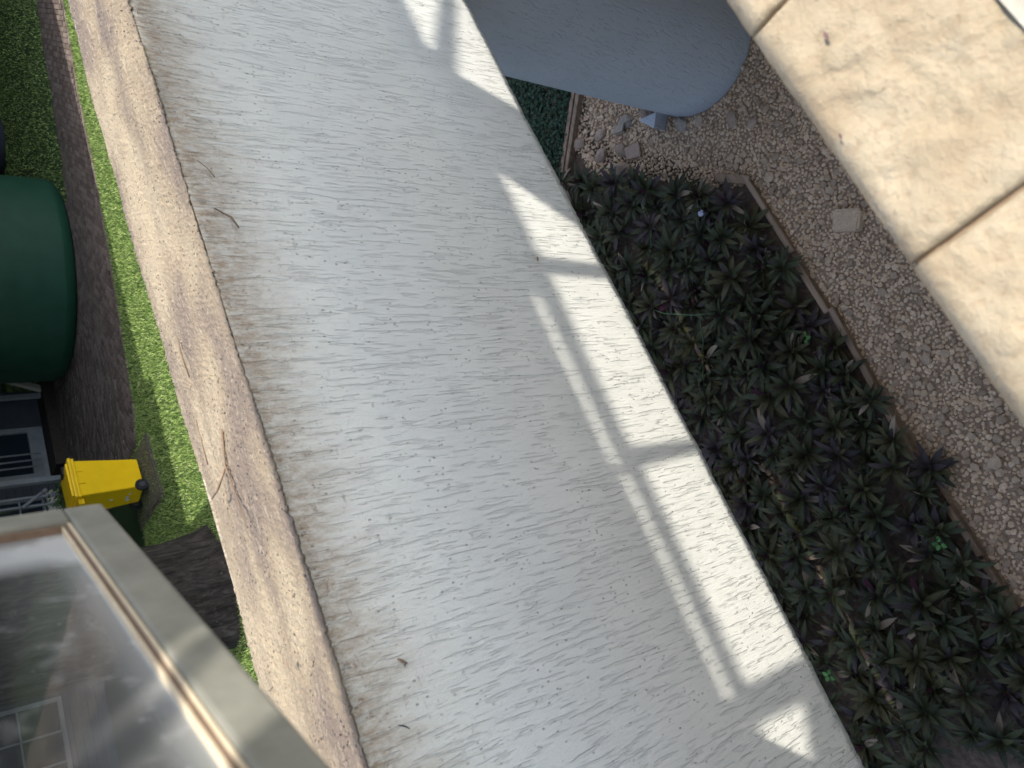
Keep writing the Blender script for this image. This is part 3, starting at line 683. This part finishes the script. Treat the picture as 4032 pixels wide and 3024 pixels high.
vo = [(-8, yb_), (sx_(2.0, 12), yb_), (sx_(2.5, 12), ya - 1.9), (sx_(4.6, 12), ya - 1.9), (sx_(4.7, 12), yb_), (sx_(7.6, 13), yb_), (sx_(7.6, 13), ya + .06), (sx_(8.2, 13), ya + .12), (sx_(14, 13), ya + .10), (36, ya - .05), (36, 27.5), (-8, 27.5)]
slab('blocker_slab', vo, [], ZR, .05, M_blocker, yard_blocker)
for x in (-6, 2, 14.8, 26): box('post', x - .07, x + .07, 19.0, 19.14, 0, ZR, M_trim, yard_blocker)  # posts under the added yard slab

hedge = tag(empty('sky_blocker_hedge', (0, 0, 0)), 'added unseen hedge blocking sky light at the far ends of the yard', 'hedge')  # added out of view to cut sky light in the yard
for x0, x1, y0, y1 in ((12.2, 44, 27.5, 28.5), (36, 37, -2, 27.5)):
    vs, fs = [], []
    for _ in range(7000):
        p = Vector((rng.uniform(x0, x1), rng.uniform(y0, y1), rng.uniform(0, ZR + .3))); a = Vector(rng.normal(0, .12, 3)); e = Vector(rng.normal(0, .12, 3)); b = len(vs); vs += [p, p + a, p + a + e, p + e]; fs.append((b, b + 1, b + 2, b + 3))
    tag(link('foliage', pyd('foliage', vs, fs), M_cover, hedge), kind='stuff')
    box('sky_blocker_core', x0 + .3, x1 - .3, y0 + .3, y1 - .3, 0, ZR + .1, M_cover, hedge)
# ---------------------------------------------------------------- the open casement beside the camera
P0 = Vector((.357, .876, HG - .2)); hd = Vector((-.335, -.376, 0)).normalized(); SH = .50
sash = empty('casement_window', P0 + hd * SASH_L, math.atan2(-hd.y, -hd.x)); tag(sash, 'open casement window with weathered grey-beige frame and dusty glass', 'window')
def sb(name, x0, x1, z0, z1, y0, y1, m, bev=.002): return box(name, x0, x1, y0, y1, z0, z1, m, sash, bev)
RW, SW = .037, .039
sb('bottom_rail', 0, SASH_L, 0, RW, -.012, .012, M_sash, .004)
sb('top_rail', 0, SASH_L, SH - RW, SH, -.012, .012, M_sash, .004)
sb('stile', SASH_L - SW, SASH_L, RW + .0005, SH - RW - .0005, -.012, .012, M_sash, .003)
sb('stile', 0, SW, RW + .0005, SH - RW - .0005, -.012, .012, M_sash, .003)
sb('putty_bead', SW, SASH_L - SW, RW + .0005, RW + .0032, -.0095, .0095, M_putty, .001)
sb('putty_bead', SW, SASH_L - SW, RW + .0036, RW + .0056, -.0075, .0075, M_rust, .001)
sb('putty_bead', SW, SASH_L - SW, RW + .006, RW + .0088, -.006, .006, M_putty, .001)
sb('putty_bead', SASH_L - SW - .004, SASH_L - SW - .0005, RW + .0092, SH - RW - .002, -.0075, .0075, M_rust, .001)
gm = pyd('glass_pane', [(SW, 0, RW + .0088), (SASH_L - SW - .004, 0, RW + .0088), (SASH_L - SW - .004, 0, SH - RW), (SW, 0, SH - RW)], [(0, 1, 2, 3)])
link('glass_pane', gm, M_glass, sash)
jx = P0 + hd * (SASH_L + .04)
box('jamb', jx.x - .05, jx.x + .03, -.40, jx.y + .02, ZS, HR, M_white, near)

# ---------------------------------------------------------------- trunk
tr = tag(empty('tree', (3.42, 12.12, 0)), 'huge old tree with dark rough bark at the edge of the sunlit grass', 'tree')
nz, na = 90, 160; vs, fs = [], []
for i in range(nz + 1):
    z = 6.0 * i / nz; r0 = .84 + .10 * math.exp(-z / .25) - .006 * z
    for j in range(na):
        a = 2 * math.pi * j / na; r = r0 * (1 + .10 * math.exp(-z / .5) * math.cos(5 * a + 1) + .05 * noise.noise(Vector((math.cos(a) * 1.4, math.sin(a) * 1.4, z * .5))))
        r += .030 * noise.noise(Vector((math.cos(a) * 9, math.sin(a) * 9, z * 2.2))) + .02 * noise.noise(Vector((math.cos(a) * 22, math.sin(a) * 22, z * 5)))
        vs.append((r * math.cos(a), r * math.sin(a), z))
for i in range(nz):
    for j in range(na): k = i * na + j; fs.append((k, i * na + (j + 1) % na, (i + 1) * na + (j + 1) % na, k + na))
link('trunk', pyd('trunk', vs, fs, True), M_bark, tr)
for k, (a, l) in enumerate(((.4, 2.2), (2.5, 2.4), (4.4, 2.0))):
    bm = bmesh.new(); tube(bm, [(0, 0, 5.6), (math.cos(a) * .8, math.sin(a) * .8, 6.8), (math.cos(a) * l, math.sin(a) * l, 8.4)], [.42, .3, .14], 14); fin('limb', bm, M_bark, tr, True)
vs, fs = [], []
for _ in range(9000):
    c = Vector(((.9, .2, 9.0), (-1.6, 1.4, 9.2), (-.5, -1.6, 8.8), (.3, 1.8, 9.9), (2.0, 1.6, 8.8))[int(rng.integers(5))]); d = Vector(rng.normal(0, 1, 3)).normalized() * 1.6 * rng.random() ** .4
    p = c + d; a = Vector(rng.normal(0, .06, 3)); e = Vector(rng.normal(0, .06, 3)); b = len(vs); vs += [p, p + a, p + a + e, p + e]; fs.append((b, b + 1, b + 2, b + 3))
tag(link('crown', pyd('crown', vs, fs), M_cover, tr), kind='stuff')

# ---------------------------------------------------------------- yellow wheeled bin
bn = tag(empty('wheelie_bin', (6.45, 14.52, .035), math.radians(8)), 'bright yellow wheeled rubbish bin standing on a flat paving pad', 'bin')
def taper(name, x0, x1, y0, y1, z0, z1, t, mat, bev=.02):
    bm = bmesh.new(); bxm(bm, ((x0 + x1) / 2, (y0 + y1) / 2, (z0 + z1) / 2), (x1 - x0, y1 - y0, z1 - z0), None, bev)
    for v in bm.verts:
        q = (v.co.z - z0) / (z1 - z0); s = t + (1 - t) * q; v.co.x = (x1 if t < 1 else 0) * 0 + v.co.x * s; v.co.y *= s
    return fin(name, bm, mat, bn)
taper('body', -.33, .33, -.30, .30, .04, .98, .80, M_yellow, .025)
for x in (-.1, .12):
    box('rib', x - .01, x + .01, -.308, -.296, .86, .95, M_yellow, bn, .003)
box('rim', -.355, .355, -.325, .325, .955, .995, M_yellow, bn, .01)
bm = bmesh.new(); bxm(bm, (.01, 0, 1.02), (.73, .66, .05), None, .018); bxm(bm, (.01, 0, 1.055), (.60, .54, .04), None, .015); fin('lid', bm, M_yellow, bn)
box('lid_lip', .355, .42, -.22, .22, .985, 1.03, M_yellow, bn, .012)
for y in (-.22, .22):
    box('handle_bracket', -.44, -.34, y - .03, y + .03, .92, 1.0, M_yellow, bn, .01)
bm = bmesh.new(); tube(bm, [(-.42, -.25, .97), (-.42, .25, .97)], .016, 10); fin('handle', bm, M_yellow, bn, True)
box('latch', .22, .37, -.10, .06, 1.045, 1.10, M_black, bn, .01)
for y in (-.29, .29):
    bm = bmesh.new(); lathe(bm, [(.03, -.02), (.085, -.025), (.10, -.02), (.10, .02), (.085, .025), (.03, .02)], 28); w = fin('wheel', bm, M_black, bn); w.rotation_euler = (math.pi / 2, 0, 0); w.location = (-.27, y, .085)
    bm = bmesh.new(); lathe(bm, [(.028, -.03), (.045, -.03), (.045, .03), (.028, .03)], 20); h = fin('hub', bm, simple('hub_grey', (.05, .05, .05), (.07, .07, .07)), w)
for y, z, a, b in ((.02, .26, .035, .02), (.10, .24, .02, .028), (-.08, .23, .02, .015), (.0, .50, .012, .03)):
    o = box('sticker_scrap', -.302 + .06 * (.5 - z), -.296 + .06 * (.5 - z), y - a, y + a, z - b, z + b, M_white, bn, .002)
bn.scale = (1.12, 1.12, 1.14)
pad = tag(empty('paving_pad', (0, 0, 0)), 'flat angular grey-brown paving pad under the yellow bin', 'paving pad')
M_pad = simple('pad_concrete', (.075, .062, .052), (.11, .092, .078), 12, .9, .004)
pp = [(6.95, 13.58), (5.62, 13.45), (5.70, 14.75), (5.75, 15.25), (7.05, 15.1)]
bm = bmesh.new(); lo = [bm.verts.new((x, y, -.02)) for x, y in pp]; hi = [bm.verts.new((x, y, .028)) for x, y in pp]; bm.faces.new(hi)
for i in range(5): bm.faces.new((lo[i], lo[(i + 1) % 5], hi[(i + 1) % 5], hi[i]))
fin('slab', bm, M_pad, pad)
for (a, b) in ((pp[0], pp[1]), (pp[1], pp[2])):
    a = Vector((*a, .03)); b = Vector((*b, .03)); c = Vector((6.4, 14.3, .03)); a += (c - a).normalized() * .12; b += (c - b).normalized() * .12; bar('raised_edge', a, b, .07, .03, M_pad, pad, .005)

# ---------------------------------------------------------------- tanks
tk = tag(empty('water_tank', (13.4, 17.7, 0)), 'large dark green round plastic water tank standing on the brick path', 'water tank')
R = 2.42; prof = [(R - .45, 0), (R - .18, .02), (R - .05, .10), (R, .26)]
z = .26
while z < 4.3: prof += [(R, z + .02), (R + .0015, z + .10), (R + .0015, z + .34), (R, z + .42)]; z += .44
prof += [(R - .05, z + .1), (R - .6, z + .3)]
bm = bmesh.new(); lathe(bm, prof, 120); fin('tank_wall', bm, M_tank, tk, True)
bm = bmesh.new(); lathe(bm, [(.35, z + .25), (.35, z + .38), (.1, z + .42)], 32); fin('lid', bm, M_tank, tk, True)
t2 = tag(empty('water_drum', (20.9, 20.9, 0)), 'small blue-grey drum with an open spout at the far end of the lawn', 'drum')
bm = bmesh.new(); lathe(bm, [(.80, 0), (.9, .06), (.9, 2.2), (.8, 2.3)], 60); fin('drum_wall', bm, M_tankfar, t2, True)
bm = bmesh.new(); tube(bm, [(-.2, -.8, .35), (-.3, -1.2, .42)], [.16, .19], 20); fin('spout', bm, M_rock, t2, True)

# ---------------------------------------------------------------- far house
YH = 20.75
fh = tag(empty('far_house', (0, YH, 0)), 'blue-grey house in shade across the yard with white-framed doors and windows', 'house')
def fb(name, x0, x1, z0, z1, m, y0=0.0, y1=.1, parent=None, bev=0): return box(name, x0, x1, y0, y1, z0, z1, m, parent or fh, bev)
fb('wall', -6, 12.2, 0, 5.0, M_siding, .12, .3)
zb_ = 0.05
while zb_ < 4.9:                                              # siding boards
    fb('siding_board', -6, 9.45, zb_, zb_ + .17, M_siding, .07, .12); zb_ += .18
box('wall', 12.0, 12.2, .3, 8, 0, 5.0, M_siding, fh)
fb('deck_step', 9.6, 12.0, 0, .30, simple('dark_timber', (.03, .025, .02), (.06, .045, .035), 12), -.75, .06)
def win(x0, x1, z0, z1, nxp=1, nzp=1, fw=.09, door=False):
    f = empty('door' if door else 'window', (x0, .0, z0)); f.parent = fh; m = M_trim; w, h = x1 - x0, z1 - z0
    bot = .34 if door else fw
    for nm, a in (('frame', (0, fw, 0, h)), ('frame', (w - fw, w, 0, h)), ('frame', (fw, w - fw, h - fw, h)), ('frame', (fw, w - fw, 0, bot))): box(nm, a[0], a[1], -.04, .06, a[2], a[3], m, f)
    box('pane', fw, w - fw, .03, .04, bot, h - fw, M_pane, f)
    for i in range(1, nxp): x = fw + (w - 2 * fw) * i / nxp; box('muntin', x - .02, x + .02, -.02, .028, bot, h - fw, m, f)
    for i in range(1, nzp): zz = bot + (h - fw - bot) * i / nzp; box('muntin', fw, w - fw, -.018, .026, zz - .02, zz + .02, m, f)
win(9.62, 11.05, .33, 2.4, 1, 1, .13, True)
win(7.7, 9.1, .55, 2.1, 3, 3, .06)
win(5.4, 7.3, .7, 2.2, 3, 2, .07)
win(2.2, 4.3, .9, 2.6, 3, 2, .09); win(-.4, 1.9, .9, 2.6, 3, 2, .09); win(-3.4, -1.0, .9, 2.6, 3, 2, .09)
fb('wall_band', -6, 9.3, 2.75, 3.0, M_trim, -.03, .07)
fb('rail_panel', 8.3, 9.25, .0, .5, M_concrete, -.05, .06)
pr = tag(empty('porch_posts', (0, 20.2, 0)), 'white porch post with diagonal braces in front of the far house door', 'porch post')
bar('post', (9.30, 0, 0), (9.30, 0, 4.6), .14, .12, M_trim, pr); bar('brace', (9.1, .1, .55), (8.7, .1, 1.1), .08, .06, M_trim, pr); bar('rail', (8.95, .15, .1), (8.95, .15, 3.6), .07, .06, M_trim, pr); bar('rail', (8.75, .2, .1), (8.75, .2, 3.6), .07, .05, M_trim, pr)
p2 = tag(empty('leaning_frame', (0, 20.3, 0)), 'beige and white timbers meeting at the foot of the house corner behind the green tank', 'timber frame')
bar('beam', (11.75, -.1, .05), (12.9, -.1, 2.6), .12, .14, M_beige, p2); bar('post', (11.75, .05, .05), (11.72, .05, 3.6), .12, .10, M_trim, p2)
for k, x in enumerate((9.78, 9.95, 10.12)):
    r_ = tag(empty('hanging_pole', (x, 20.35, 0)), ['thin pale pole leaning by the house door, nearest the white post', 'thin pale pole leaning by the house door, middle one', 'thin pale pole leaning by the house door, furthest from the white post'][k], 'pole', 'three thin poles by the far house door')
    bm = bmesh.new(); tube(bm, [(0, 0, .55), (.01 * k, .1, 3.8)], .022, 8); fin('rod', bm, M_trim, r_, True)
    bm = bmesh.new(); tube(bm, [(0, 0, .5), (0, 0, .55)], .03, 8); fin('foot', bm, M_trim, r_, True)
sh = tag(empty('shrub', (8.55, 19.7, 0)), 'small leafy green shrub at the foot of the house beside the bin', 'shrub')
vs, fs = [], []
for _ in range(900):
    p = Vector(rng.normal(0, 1, 3)) * .22; p.z = abs(p.z) + .05; a = Vector(rng.normal(0, .035, 3)); e = Vector(rng.normal(0, .035, 3)); b = len(vs); vs += [p, p + a, p + a + e, p + e]; fs.append((b, b + 1, b + 2, b + 3))
tag(link('foliage', pyd('foliage', vs, fs), mk_leaf('shrub_leaf', (.10, .17, .05), (.08, .12, .05)), sh), kind='stuff')
bm = bmesh.new()
for a in range(4): tube(bm, [(0, 0, 0), (math.cos(a * 1.6) * .12, math.sin(a * 1.6) * .12, .4)], .01, 5)
fin('stem', bm, M_wood, sh)
